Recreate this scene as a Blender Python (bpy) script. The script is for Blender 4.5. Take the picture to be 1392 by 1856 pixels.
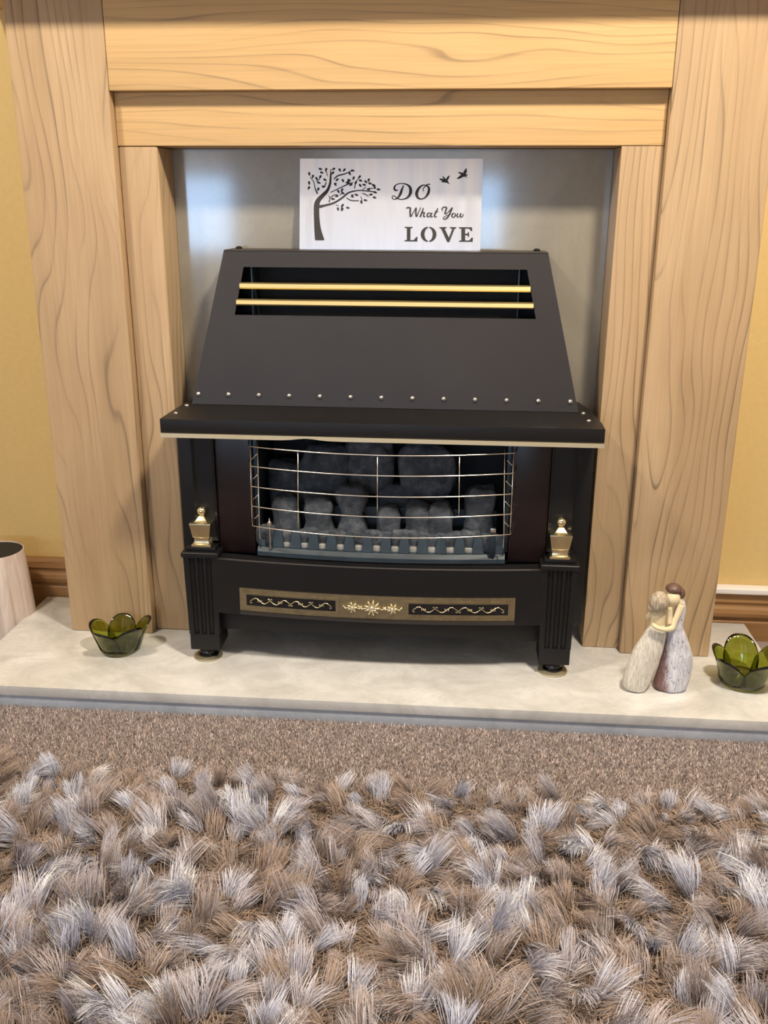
import bpy, bmesh, math, random
import numpy as np
from mathutils import Vector, Matrix, noise as mnoise

scene = bpy.context.scene
for _o in list(bpy.data.objects):
    bpy.data.objects.remove(_o)
PI = math.pi
rng = random.Random(7)

# ------------------------------------------------------------------ camera
F_PX, PITCH, YAW, ROLL = 1679.9, 0.32, -0.0835, 0.0044
CAM = Vector((0.1353, -1.6838, 0.7534))
cp, sp, cy, sy = math.cos(PITCH), math.sin(PITCH), math.cos(YAW), math.sin(YAW)
fwd = Vector((sy * cp, cy * cp, -sp))
rt0 = Vector((cy, -sy, 0))
up0 = rt0.cross(fwd)
rt = rt0 * math.cos(ROLL) + up0 * math.sin(ROLL)
upv = up0 * math.cos(ROLL) - rt0 * math.sin(ROLL)
cd = bpy.data.cameras.new('camera')
cam = bpy.data.objects.new('camera', cd)
scene.collection.objects.link(cam)
cd.sensor_fit = 'HORIZONTAL'
cd.sensor_width = 36.0
cd.lens = F_PX * 36.0 / 1392.0
cd.clip_start = 0.02
m = Matrix((rt, upv, -fwd)).transposed().to_4x4()
m.translation = CAM
cam.matrix_world = m
scene.camera = cam

# ------------------------------------------------------------------ light
world = bpy.data.worlds.new('world')
scene.world = world
world.use_nodes = True
world.node_tree.nodes['Background'].inputs[0].default_value = (0.55, 0.7, 1.0, 1)
world.node_tree.nodes['Background'].inputs[1].default_value = 0.6

scene.view_settings.view_transform = 'Standard'
scene.view_settings.look = 'None'
scene.view_settings.exposure = 0.0
scene.view_settings.gamma = 1.0
scene.view_settings.use_curve_mapping = False


def area(name, loc, target, sx, sy_, power, col, shape='RECTANGLE'):
    l = bpy.data.lights.new(name, 'AREA')
    l.shape = shape
    l.size = sx
    if shape == 'RECTANGLE':
        l.size_y = sy_
    l.energy = power
    l.color = col
    o = bpy.data.objects.new(name, l)
    scene.collection.objects.link(o)
    o.location = loc
    d = Vector(target) - Vector(loc)
    o.rotation_euler = d.to_track_quat('-Z', 'Y').to_euler()
    return o


# two warm lamps of the ceiling fitting, one to the right and a weaker one to the left
area('ceiling_lamp_light', (0.66, -1.08, 2.02), (0.25, -0.5, 0), 0.20, 0, 41, (1.0, 0.885, 0.73), 'DISK')
area('ceiling_lamp_light', (-0.98, -1.10, 2.02), (-0.4, -0.5, 0), 0.20, 0, 21, (1.0, 0.885, 0.73), 'DISK')
# daylight coming in through the two windows of the wall behind the camera
WY = -3.9
area('window_daylight', (-1.65, WY - 0.10, 1.2), (-1.65, 0, 1.2), 0.98, 1.56, 45, (0.46, 0.69, 1.0))
area('window_daylight', (-0.14, WY - 0.10, 1.2), (-0.14, 0, 1.2), 1.06, 1.56, 47, (0.46, 0.69, 1.0))

# ------------------------------------------------------------------ helpers
COL = scene.collection


def new_obj(name, me, mat=None, parent=None, smooth=False):
    o = bpy.data.objects.new(name, me)
    COL.objects.link(o)
    if mat is not None:
        me.materials.append(mat)
    if parent is not None:
        o.parent = parent
    if smooth:
        me.polygons.foreach_set('use_smooth', [True] * len(me.polygons))
    return o


def finish(bm, name, mat=None, parent=None, smooth=False, angle=None):
    bmesh.ops.recalc_face_normals(bm, faces=bm.faces)
    me = bpy.data.meshes.new(name)
    bm.to_mesh(me)
    bm.free()
    o = new_obj(name, me, mat, parent, smooth)
    if angle is not None:
        me.polygons.foreach_set('use_smooth', [True] * len(me.polygons))
        me.set_sharp_from_angle(angle=math.radians(angle))
    return o


def tag(o, label=None, cat=None, group=None, kind=None):
    if label:
        o['label'] = label
    if cat:
        o['category'] = cat
    if group:
        o['group'] = group
    if kind:
        o['kind'] = kind
    return o


def empty(name, loc, label, cat, group=None):
    o = bpy.data.objects.new(name, None)
    COL.objects.link(o)
    o.empty_display_size = 0.02
    o.location = loc
    bpy.context.view_layer.update()
    return tag(o, label, cat, group)


def adopt(root, parts):
    """parts were built in world coordinates: keep them there under the root"""
    for p in parts:
        p.parent = root
        p.matrix_parent_inverse = Matrix.Translation(-Vector(root.location))


def box(bm, x0, x1, y0, y1, z0, z1):
    vs = [bm.verts.new((x, y, z)) for z in (z0, z1) for y in (y0, y1) for x in (x0, x1)]
    for f in ((0, 1, 3, 2), (4, 6, 7, 5), (0, 4, 5, 1), (2, 3, 7, 6), (0, 2, 6, 4), (1, 5, 7, 3)):
        bm.faces.new([vs[i] for i in f])
    return vs


def bevel_all(bm, w, seg=2):
    bmesh.ops.recalc_face_normals(bm, faces=bm.faces)
    es = [e for e in bm.edges if e.is_manifold and e.calc_face_angle(0) > 0.5]
    bmesh.ops.bevel(bm, geom=es, offset=w, segments=seg, profile=0.6, affect='EDGES', clamp_overlap=True)


def boxo(name, x0, x1, y0, y1, z0, z1, mat, bev=0.0, parent=None, seg=2):
    bm = bmesh.new()
    box(bm, x0, x1, y0, y1, z0, z1)
    if bev:
        bevel_all(bm, bev, seg)
    return finish(bm, name, mat, parent, angle=35 if bev else None)


def tube(bm, pts, r, n=8, closed=False, radii=None, cap=True):
    pts = [Vector(p) for p in pts]
    rings = []
    N = len(pts)
    prev = None
    for i, p in enumerate(pts):
        a = pts[i - 1] if (i > 0 or closed) else pts[i]
        b = pts[(i + 1) % N] if (i < N - 1 or closed) else pts[i]
        t = (b - a).normalized()
        if prev is None:
            ref = Vector((0, 0, 1)) if abs(t.z) < 0.9 else Vector((1, 0, 0))
            u = t.cross(ref).normalized()
        else:
            u = (prev - t * prev.dot(t)).normalized()
        prev = u
        w = t.cross(u)
        rr = radii[i] if radii else r
        rings.append([bm.verts.new(p + (u * math.cos(2 * PI * k / n) + w * math.sin(2 * PI * k / n)) * rr) for k in range(n)])
    M = N if closed else N - 1
    for i in range(M):
        A, B = rings[i], rings[(i + 1) % N]
        for k in range(n):
            bm.faces.new((A[k], A[(k + 1) % n], B[(k + 1) % n], B[k]))
    if cap and not closed:
        bm.faces.new(rings[0][::-1])
        bm.faces.new(rings[-1])


def smooth_path(pts, k=6):
    """Catmull-Rom through tuples of any length"""
    P = [np.array(p, float) for p in pts]
    P = [2 * P[0] - P[1]] + P + [2 * P[-1] - P[-2]]
    out = []
    for i in range(1, len(P) - 2):
        for j in range(k):
            t = j / k
            a, b, c, d = P[i - 1], P[i], P[i + 1], P[i + 2]
            out.append(0.5 * (2 * b + (c - a) * t + (2 * a - 5 * b + 4 * c - d) * t * t + (3 * b - a - 3 * c + d) * t ** 3))
    out.append(P[-2])
    return out


def loft(bm, rings, cap=True):
    R_ = [[bm.verts.new(p) for p in r] for r in rings]
    n = len(R_[0])
    for i in range(len(R_) - 1):
        for k in range(n):
            bm.faces.new((R_[i][k], R_[i][(k + 1) % n], R_[i + 1][(k + 1) % n], R_[i + 1][k]))
    if cap:
        bm.faces.new(R_[0][::-1])
        bm.faces.new(R_[-1])


def ellring(cx, cy_, z, rx, ry, n=20, tilt=0.0, wob=None):
    out = []
    for k in range(n):
        a = 2 * PI * k / n
        w = 1 + (wob(a, z) if wob else 0)
        x = math.cos(a) * rx * w
        out.append((cx + x, cy_ + math.sin(a) * ry * w, z + x * tilt))
    return out


def lathe(bm, cx, cy_, prof, n=24):
    """prof: list of (r, z)"""
    loft(bm, [ellring(cx, cy_, z, max(r, 1e-5), max(r, 1e-5), n) for r, z in prof])


def prism(bm, poly, fn0, fn1):
    """polygon in 2D mapped to front by fn1 and back by fn0"""
    a = [bm.verts.new(fn0(*p)) for p in poly]
    b = [bm.verts.new(fn1(*p)) for p in poly]
    n = len(poly)
    fs = [bm.faces.new(a[::-1]), bm.faces.new(b)]
    for k in range(n):
        bm.faces.new((a[k], a[(k + 1) % n], b[(k + 1) % n], b[k]))
    bmesh.ops.triangulate(bm, faces=fs)


# ------------------------------------------------------------------ materials
def mk(name):
    mt = bpy.data.materials.new(name)
    mt.use_nodes = True
    nt = mt.node_tree
    b = nt.nodes['Principled BSDF']
    return mt, nt, b


def node(nt, typ, **kw):
    n = nt.nodes.new(typ)
    for k, v in kw.items():
        if k.startswith('i_'):
            n.inputs[int(k[2:])].default_value = v
        else:
            setattr(n, k, v)
    return n


def ramp(nt, src, stops, interp='LINEAR'):
    r = nt.nodes.new('ShaderNodeValToRGB')
    r.color_ramp.interpolation = interp
    el = r.color_ramp.elements
    while len(el) < len(stops):
        el.new(0.5)
    for e, (p, c) in zip(el, stops):
        e.position = p
        e.color = (c[0], c[1], c[2], 1) if len(c) == 3 else c
    nt.links.new(src, r.inputs[0])
    return r.outputs[0]


def math_n(nt, op, a, b=None, c=None):
    n = nt.nodes.new('ShaderNodeMath')
    n.operation = op
    for i, v in enumerate((a, b, c)):
        if v is None:
            continue
        if isinstance(v, (int, float)):
            n.inputs[i].default_value = v
        else:
            nt.links.new(v, n.inputs[i])
    return n.outputs[0]


def coords(nt, scale, kind='Object', loc=(0, 0, 0)):
    tc = nt.nodes.new('ShaderNodeTexCoord')
    mp = nt.nodes.new('ShaderNodeMapping')
    mp.inputs['Scale'].default_value = scale
    mp.inputs['Location'].default_value = loc
    nt.links.new(tc.outputs[kind], mp.inputs[0])
    return mp.outputs[0]


def noise(nt, vec, scale=1, detail=3, rough=0.5, dist=0.0, w=None):
    n = nt.nodes.new('ShaderNodeTexNoise')
    if w is not None:
        n.noise_dimensions = '4D'
        nt.links.new(w, n.inputs['W'])
    n.inputs['Scale'].default_value = scale
    n.inputs['Detail'].default_value = detail
    n.inputs['Roughness'].default_value = rough
    n.inputs['Distortion'].default_value = dist
    nt.links.new(vec, n.inputs['Vector'])
    return n.outputs['Fac']


def mixc(nt, fac, a, b, mode='MIX'):
    n = nt.nodes.new('ShaderNodeMix')
    n.data_type = 'RGBA'
    n.blend_type = mode
    for i, v in ((0, fac), (6, a), (7, b)):
        if isinstance(v, (int, float)):
            n.inputs[i].default_value = v
        elif isinstance(v, tuple):
            n.inputs[i].default_value = (v[0], v[1], v[2], 1)
        else:
            nt.links.new(v, n.inputs[i])
    return n.outputs[2]


def bump(nt, b, h, strength=0.2, dist=0.001):
    n = nt.nodes.new('ShaderNodeBump')
    n.inputs['Strength'].default_value = strength
    n.inputs['Distance'].default_value = dist
    nt.links.new(h, n.inputs['Height'])
    nt.links.new(n.outputs[0], b.inputs['Normal'])


def plain(name, col, rough=0.5, metal=0.0, spec=0.5, nz=0.06, nscale=40, bmp=0.0):
    mt, nt, b = mk(name)
    v = coords(nt, (1, 1, 1))
    f = noise(nt, v, nscale, 4, 0.6)
    c1 = tuple(max(0, c * (1 - nz * 2)) for c in col)
    c2 = tuple(min(1, c * (1 + nz * 2)) for c in col)
    nt.links.new(ramp(nt, f, [(0.25, c1), (0.75, c2)]), b.inputs['Base Color'])
    b.inputs['Roughness'].default_value = rough
    b.inputs['Metallic'].default_value = metal
    b.inputs['Specular IOR Level'].default_value = spec
    if bmp:
        bump(nt, b, f, bmp, 0.001)
    return mt


def wood(name, vertical=True, c_lo=(0.43, 0.285, 0.155), c_hi=(0.62, 0.44, 0.26), line=(0.15, 0.105, 0.065), lines=58.0,
         warp=13.0, lstr=0.85, rough=0.42):
    mt, nt, b = mk(name)
    oi = nt.nodes.new('ShaderNodeObjectInfo')
    w = math_n(nt, 'MULTIPLY', oi.outputs['Random'], 37.0)
    s = (7.5, 2.0, 1.7) if vertical else (1.5, 2.0, 9.0)
    v = coords(nt, s)
    f = noise(nt, v, 1.0, 1.6, 0.45, 0.35, w)
    tc = nt.nodes.new('ShaderNodeTexCoord')
    sx = nt.nodes.new('ShaderNodeSeparateXYZ')
    nt.links.new(tc.outputs['Object'], sx.inputs[0])
    ax = sx.outputs['X'] if vertical else sx.outputs['Z']
    t = math_n(nt, 'ADD', math_n(nt, 'MULTIPLY', ax, lines), math_n(nt, 'MULTIPLY', f, warp))
    t = math_n(nt, 'ADD', t, math_n(nt, 'MULTIPLY', sx.outputs['Y'], 40.0))
    fr = math_n(nt, 'FRACT', t)
    # asymmetric growth ring: slow rise then a thin dark line
    ring = ramp(nt, fr, [(0.0, (0.20,) * 3), (0.10, (0, 0, 0)), (0.60, (0.05,) * 3), (0.86, (0.25,) * 3), (0.945, (1, 1, 1)), (0.975, (0.95,) * 3), (1.0, (0.20,) * 3)])
    mod = ramp(nt, noise(nt, coords(nt, (9, 9, 2.2) if vertical else (2.2, 9, 14)), 1.6, 2, 0.5, 0, w), [(0.36, (0.08,) * 3), (0.66, (1, 1, 1))])
    g = math_n(nt, 'MULTIPLY', ring, mod)
    g = math_n(nt, 'MULTIPLY', g, lstr)
    fine = noise(nt, coords(nt, (260, 60, 5) if vertical else (5, 60, 260)), 1.0, 3, 0.6)
    broad = noise(nt, coords(nt, (7, 3, 1.6) if vertical else (1.3, 3, 9)), 1.0, 3, 0.55, 0.6, w)
    base = ramp(nt, broad, [(0.25, c_lo), (0.72, c_hi)])
    base = mixc(nt, math_n(nt, 'MULTIPLY', ramp(nt, fine, [(0.35, (1, 1, 1)), (0.6, (0, 0, 0))]), 0.16), base, (0.27, 0.165, 0.08))
    col = mixc(nt, g, base, line)
    nt.links.new(col, b.inputs['Base Color'])
    b.inputs['Roughness'].default_value = rough
    b.inputs['Specular IOR Level'].default_value = 0.35
    bump(nt, b, math_n(nt, 'SUBTRACT', fine, g), 0.12, 0.0006)
    return mt


def marble(name, c0, c1, vein, rough=0.18, scale=6.0, veinstr=0.5, coat=0.0, bmp=0.0):
    mt, nt, b = mk(name)
    v = coords(nt, (1, 1.4, 1))
    f = noise(nt, v, scale, 6, 0.62, 0.8)
    base = ramp(nt, f, [(0.3, c0), (0.68, c1)])
    vn = noise(nt, coords(nt, (1, 1, 1), loc=(3.1, 1.7, 0.4)), scale * 1.7, 5, 0.6, 1.5)
    vv = ramp(nt, math_n(nt, 'ABSOLUTE', math_n(nt, 'SUBTRACT', vn, 0.5)), [(0.0, (1, 1, 1)), (0.035, (0, 0, 0))])
    sp_ = ramp(nt, noise(nt, v, 46, 3, 0.6, 0.4), [(0.66, (0, 0, 0)), (0.78, (1, 1, 1))])
    col = mixc(nt, math_n(nt, 'MULTIPLY', vv, veinstr), base, vein)
    col = mixc(nt, math_n(nt, 'MULTIPLY', sp_, veinstr * 0.8), col, vein)
    nt.links.new(col, b.inputs['Base Color'])
    rr = ramp(nt, f, [(0.2, (rough * 0.75,) * 3), (0.8, (rough * 1.3,) * 3)])
    nt.links.new(rr, b.inputs['Roughness'])
    b.inputs['Coat Weight'].default_value = coat
    b.inputs['Coat Roughness'].default_value = 0.09
    b.inputs['Coat IOR'].default_value = 1.8
    if bmp:
        bump(nt, b, noise(nt, v, 18, 3, 0.5), bmp, 0.002)
    return mt


def metal(name, col, rough=0.25, streak=None, patina=None):
    mt, nt, b = mk(name)
    b.inputs['Metallic'].default_value = 1.0
    f = noise(nt, coords(nt, streak or (30, 30, 30)), 1.0, 4, 0.6)
    lo = patina or tuple(c * 0.8 for c in col)
    nt.links.new(ramp(nt, f, [(0.3, lo), (0.62, col)]), b.inputs['Base Color'])
    nt.links.new(ramp(nt, f, [(0.2, (rough * 1.5,) * 3), (0.8, (rough * 0.8,) * 3)]), b.inputs['Roughness'])
    return mt


M = {}
M['wall'] = plain('ochre_paint', (0.73, 0.52, 0.205), 0.7, nz=0.02, nscale=90, bmp=0.15)
M['wall_pale'] = plain('pale_paint', (0.74, 0.72, 0.68), 0.7, nz=0.02, nscale=90, bmp=0.15)
M['ceiling'] = plain('ceiling_paint', (0.82, 0.80, 0.76), 0.8, nz=0.01)
M['oak_v'] = wood('oak_vertical', True)
M['oak_h_lit'] = wood('oak_horizontal_lit', False, (0.60, 0.385, 0.165), (0.75, 0.50, 0.24), lines=52, warp=12.0, lstr=0.6)  # yellower and paler than the legs: lamplight near the top put into colour
M['skirt'] = wood('stained_skirting', False, (0.27, 0.135, 0.05), (0.38, 0.21, 0.085), line=(0.07, 0.035, 0.015), lines=40, warp=6, lstr=0.3)
M['hearth'] = marble('hearth_marble', (0.50, 0.49, 0.465), (0.76, 0.755, 0.74), (0.43, 0.41, 0.37), 0.15, 8.5, 0.2)
M['plinth_daylit'] = marble('daylit_plinth_marble', (0.42, 0.45, 0.50), (0.56, 0.60, 0.66), (0.33, 0.36, 0.40), 0.3, 9, 0.3)  # blue-grey of the window light painted into the plinth colour
M['panel'] = marble('back_panel_marble', (0.24, 0.215, 0.165), (0.33, 0.30, 0.235), (0.17, 0.15, 0.12), 0.22, 4, 0.10, 1.0, 0.12)
M['black'] = plain('black_enamel', (0.0075, 0.0068, 0.0072), 0.45, spec=0.36, nz=0.05, nscale=8)
M['hood'] = plain('hood_enamel', (0.032, 0.0265, 0.0245), 0.46, nz=0.07, nscale=5)
M['blackgloss'] = plain('black_gloss', (0.014, 0.013, 0.014), 0.22, nz=0.05)
M['dark'] = plain('deep_black', (0.004, 0.004, 0.005), 0.7, nz=0.1)  # near-black for firebox, flue back and pot disc
M['innersteel'] = plain('inner_window_blue_steel', (0.03, 0.045, 0.06), 0.35, metal=0.5)  # blue of the reflected window put into the steel colour
M['maroon'] = plain('dark_maroon_jamb', (0.012, 0.005, 0.0055), 0.3, nz=0.1, nscale=14)
M['brass'] = metal('polished_brass', (0.95, 0.84, 0.54), 0.2, (20, 20, 20))
M['brass_old'] = metal('aged_brass', (0.50, 0.42, 0.26), 0.36, (40, 10, 60), (0.30, 0.24, 0.14))
M['brass_trim'] = metal('dull_brass', (0.88, 0.78, 0.54), 0.48, (6, 10, 20), (0.72, 0.63, 0.42))
M['brass_disc'] = metal('brass_disc', (0.9, 0.82, 0.58), 0.42)
M['brass_bar'] = metal('satin_brass', (0.86, 0.70, 0.34), 0.42, (3, 1, 1))
M['chrome'] = metal('bright_wire', (0.86, 0.80, 0.72), 0.2)
M['rivet'] = metal('nickel_rivet', (0.93, 0.91, 0.88), 0.12)
M['steel'] = metal('brushed_steel', (0.90, 0.88, 0.88), 0.30, (60, 1, 1.5), (0.83, 0.82, 0.83))
M['cut'] = plain('cutout_dark', (0.035, 0.03, 0.03), 0.6)
M['tray'] = plain('blue_grey_cast_iron', (0.030, 0.048, 0.064), 0.5, nz=0.12, nscale=30, bmp=0.2)
M['ash'] = plain('pale_ceramic', (0.42, 0.41, 0.38), 0.7)
M['pipe'] = plain('white_plastic', (0.85, 0.82, 0.80), 0.35, nz=0.01)
M['cream'] = plain('figurine_skin', (0.80, 0.68, 0.44), 0.55, nz=0.03)
M['ceramic_candle'] = plain('socket_white', (0.8, 0.8, 0.8), 0.5)


def coal_mat():
    mt, nt, b = mk('daylit_ceramic_coal')
    f = noise(nt, coords(nt, (1, 1, 1)), 38, 6, 0.7)
    col = ramp(nt, f, [(0.28, (0.014, 0.018, 0.024)), (0.5, (0.055, 0.066, 0.082)), (0.74, (0.16, 0.17, 0.19))])  # bluish tint of the daylight put into the coal colour
    nt.links.new(col, b.inputs['Base Color'])
    b.inputs['Roughness'].default_value = 0.75
    bump(nt, b, noise(nt, coords(nt, (1, 1, 1)), 160, 4, 0.7), 0.5, 0.003)
    return mt


def dress_mat(name, c0, c1, speck, sp_amt, side=None):
    mt, nt, b = mk(name)
    f = noise(nt, coords(nt, (420, 300, 55)), 1.0, 4, 0.65, 0.6)
    col = ramp(nt, f, [(0.35, c0), (0.62, c1)])
    if side:
        tc = nt.nodes.new('ShaderNodeTexCoord')
        sx = nt.nodes.new('ShaderNodeSeparateXYZ')
        nt.links.new(tc.outputs['Object'], sx.inputs[0])
        q = math_n(nt, 'ADD', math_n(nt, 'MULTIPLY', math_n(nt, 'SUBTRACT', sx.outputs['X'], side[0]), -side[1]),
                   math_n(nt, 'MULTIPLY', math_n(nt, 'SUBTRACT', sx.outputs['Z'], 0.085), -4.0))
        q = math_n(nt, 'ADD', q, math_n(nt, 'MULTIPLY', math_n(nt, 'SUBTRACT', f, 0.5), 1.7))
        col = mixc(nt, ramp(nt, q, [(0.30, (0, 0, 0)), (0.75, (1, 1, 1))]), col, side[2])
    s = ramp(nt, noise(nt, coords(nt, (300, 300, 200)), 1, 2, 0.5), [(0.64, (0, 0, 0)), (0.70, (1, 1, 1))])
    col = mixc(nt, math_n(nt, 'MULTIPLY', s, sp_amt), col, speck)
    nt.links.new(col, b.inputs['Base Color'])
    b.inputs['Roughness'].default_value = 0.6
    bump(nt, b, f, 0.7, 0.0012)
    return mt


def glass_mat():
    mt, nt, b = mk('olive_glass')
    f = noise(nt, coords(nt, (1, 1, 1)), 22, 3, 0.5)
    nt.links.new(ramp(nt, f, [(0.3, (0.27, 0.31, 0.03)), (0.7, (0.36, 0.40, 0.05))]), b.inputs['Base Color'])
    b.inputs['Transmission Weight'].default_value = 1.0
    b.inputs['Roughness'].default_value = 0.05
    b.inputs['IOR'].default_value = 1.5
    return mt


def fibre_mat(name, attr, rough=0.6, sheen=0.5, tint=None):
    mt, nt, b = mk(name)
    a = nt.nodes.new('ShaderNodeAttribute')
    a.attribute_name = attr
    nt.links.new(a.outputs['Color'], b.inputs['Base Color'])
    b.inputs['Roughness'].default_value = rough
    b.inputs['Specular IOR Level'].default_value = 0.35
    b.inputs['Sheen Weight'].default_value = sheen
    b.inputs['Sheen Roughness'].default_value = 0.4
    return mt


def carpet_mat():
    mt, nt, b = mk('carpet_backing')
    f = noise(nt, coords(nt, (1, 1, 1)), 520, 3, 0.7)
    nt.links.new(ramp(nt, f, [(0.35, (0.28, 0.22, 0.195)), (0.65, (0.50, 0.42, 0.38))]), b.inputs['Base Color'])
    b.inputs['Roughness'].default_value = 0.95
    b.inputs['Specular IOR Level'].default_value = 0.1
    bump(nt, b, f, 0.8, 0.003)
    return mt


def bleached_wood():
    mt, nt, b = mk('whitewashed_wood')
    f = noise(nt, coords(nt, (60, 60, 5)), 1, 4, 0.6, 0.5)
    nt.links.new(ramp(nt, f, [(0.3, (0.50, 0.38, 0.30)), (0.6, (0.72, 0.62, 0.56))]), b.inputs['Base Color'])
    b.inputs['Roughness'].default_value = 0.5
    bump(nt, b, f, 0.15, 0.001)
    return mt


def blind_mat():  # cloth of the added window blinds, toned for the sign's reflection
    mt, nt, b = mk('added_sheer_blind')
    nt.nodes.remove(b)
    out = [n for n in nt.nodes if n.type == 'OUTPUT_MATERIAL'][0]
    tr = nt.nodes.new('ShaderNodeBsdfTranslucent')
    df = nt.nodes.new('ShaderNodeBsdfDiffuse')
    mx = nt.nodes.new('ShaderNodeMixShader')
    f = noise(nt, coords(nt, (50, 1, 0.6)), 1, 2, 0.5)
    c = ramp(nt, f, [(0.3, (0.62, 0.46, 0.34)), (0.7, (0.90, 0.72, 0.56))])
    nt.links.new(c, tr.inputs[0])
    nt.links.new(c, df.inputs[0])
    mx.inputs[0].default_value = 0.4
    nt.links.new(tr.outputs[0], mx.inputs[1])
    nt.links.new(df.outputs[0], mx.inputs[2])
    nt.links.new(mx.outputs[0], out.inputs[0])
    return mt


M['coal'] = coal_mat()
M['dressL'] = dress_mat('cream_dress', (0.60, 0.53, 0.42), (0.88, 0.85, 0.78), (0.40, 0.36, 0.30), 0.15)
M['dressR'] = dress_mat('speckled_blue_dress', (0.46, 0.46, 0.55), (0.86, 0.86, 0.90), (0.10, 0.09, 0.22), 0.8,
                        (0.4865, 55.0, (0.24, 0.13, 0.115)))
M['hairL'] = dress_mat('ash_hair', (0.30, 0.21, 0.14), (0.62, 0.55, 0.42), (0.3, 0.25, 0.2), 0.1)
M['hairR'] = plain('brown_hair', (0.15, 0.085, 0.065), 0.45, nz=0.2, nscale=120, bmp=0.5)
M['glass'] = glass_mat()
M['bin'] = bleached_wood()
M['carpet'] = carpet_mat()
M['blind'] = blind_mat()

FL = -0.040      # floor level; the top of the hearth is z = 0

# ------------------------------------------------------------------ the room
RX0, RX1, RY0, CZ = -2.3, 2.3, WY, 2.32


def struct(o):
    o['kind'] = 'structure'
    return o


struct(boxo('wall_back', RX0, RX1, 0, 0.1, FL - 0.05, CZ, M['wall']))
struct(boxo('wall_left', RX0 - 0.1, RX0, RY0 - 0.1, 0.1, FL - 0.05, CZ, M['wall_pale']))
struct(boxo('wall_right', RX1, RX1 + 0.1, RY0 - 0.1, 0.1, FL - 0.05, CZ, M['wall_pale']))
struct(boxo('ceiling', RX0 - 0.1, RX1 + 0.1, RY0 - 0.1, 0.1, CZ, CZ + 0.1, M['ceiling']))
floor = struct(boxo('floor', RX0 - 0.1, RX1 + 0.1, RY0 - 0.1, 0.1, FL - 0.1, FL, M['carpet']))
# wall behind the camera with two window openings
bm = bmesh.new()
WIN = [(-2.10, -1.15), (-0.66, 0.38)]
WZ0, WZ1 = 0.45, 1.95
xs = [RX0 - 0.1] + [v for w in WIN for v in w] + [RX1 + 0.1]
for i in range(0, len(xs), 2):
    box(bm, xs[i], xs[i + 1], RY0 - 0.08, RY0, FL - 0.05, CZ)
for a, b_ in WIN:
    box(bm, a, b_, RY0 - 0.08, RY0, FL - 0.05, WZ0)
    box(bm, a, b_, RY0 - 0.08, RY0, WZ1, CZ)
struct(finish(bm, 'wall_front', M['wall_pale']))
for i, (a, b_) in enumerate(WIN):
    bm = bmesh.new()
    for q in ((a, a + .05, WZ0, WZ1), (b_ - .05, b_, WZ0, WZ1), (a, b_, WZ0, WZ0 + .05), (a, b_, WZ1 - .05, WZ1)):
        box(bm, q[0], q[1], RY0 - 0.07, RY0 - 0.02, q[2], q[3])
    wn = struct(finish(bm, 'window_%d' % (i + 1), M['pipe']))
    boxo('sill', a - .03, b_ + .03, RY0 - 0.02, RY0 + 0.10, WZ0 - 0.03, WZ0, M['pipe'], parent=wn)
    # unseen sheer blind, added to cap the window reflections and whiten the sign
    boxo('added_blind', a + .01, b_ - .01, RY0 - 0.012, RY0 - 0.010, 0.90, WZ1, M['blind'], parent=wn)

# skirting boards: moulded profile extruded along x


def skirting(name, x0, x1, z_top):
    bm = bmesh.new()
    h = z_top
    prof = [(0.0, FL), (-0.016, FL), (-0.016, h - 0.060), (-0.013, h - 0.056), (-0.013, h - 0.052), (-0.019, h - 0.048), (-0.021, h - 0.040),
            (-0.019, h - 0.032), (-0.014, h - 0.028), (-0.013, h - 0.022), (-0.017, h - 0.018), (-0.014, h - 0.006), (-0.010, h), (0.0, h)]
    prism(bm, prof, lambda y, z: (x0, y, z), lambda y, z: (x1, y, z))
    return struct(finish(bm, name, M['skirt']))


skirting('baseboard_left', RX0, -0.600, 0.077)
skirting('baseboard_right', 0.600, RX1, 0.058)
bm = bmesh.new()
box(bm, 0.61, RX1, -0.024, -0.0005, 0.0585, 0.0705)
bevel_all(bm, 0.003, 3)
pt = finish(bm, 'trunking', M['pipe'], angle=40)
tag(pt, 'thin white cable trunking along the top of the right skirting board', 'trunking')

# ------------------------------------------------------------------ hearth
hearth = empty('hearth', (0, -0.19, FL), 'cream marble hearth slab on a plinth tinted with window light under the fire', 'hearth')
HX = 0.685
adopt(hearth, [
    boxo('slab', -HX, HX, -0.3842, -0.024, -0.0175, 0.0, M['hearth'], 0.0012),
    boxo('plinth', -HX + .002, HX - .002, -0.3815, -0.024, FL, -0.0178, M['plinth_daylit'], 0.0008),
])
hearth.children[0]['label'] = 'polished cream marble slab'
# ------------------------------------------------------------------ surround
SZ = 1.0618
sur = empty('fireplace_surround', (0.005, -0.09, 0), 'light oak fireplace surround with wide flat legs and stepped header', 'fireplace')
LO, LI, LJ = -0.5718, -0.4184, -0.3544
RO, RI, RJ = 0.5827, 0.4296, 0.366
D1, D2 = -0.1717, -0.1516
parts = []
for nm, a, b_, y, z0, z1, mt, bv in (
        ('outer_leg', LO, LI, D1, 0.0003, SZ, 'oak_v', 0.0022), ('outer_leg', RI, RO, D1, 0.0003, SZ, 'oak_v', 0.0022),
        ('inner_leg', LI + .0004, LJ, D2, 0.0003, 0.8395, 'oak_v', 0.004), ('inner_leg', RJ, RI - .0004, D2, 0.0003, 0.8395, 'oak_v', 0.0015),
        ('header', LI + .0006, RI - .0006, D1 + .001, 0.918, SZ, 'oak_h_lit', 0.0015),
        ('lower_rail', LI + .0006, RI - .0006, D2 - .0006, 0.840, 0.9178, 'oak_h_lit', 0.0015)):
    ob = boxo(nm, a, b_, y, -0.0005 if nm != 'inner_leg' else -0.0005, z0, z1, M[mt], bv, seg=3)
    parts.append(ob)
shelf = boxo('mantel_shelf', -0.665, 0.676, -0.2225, -0.0005, SZ + .0003, SZ + 0.045, M['oak_h_lit'], 0.003)
parts.append(shelf)
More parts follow.
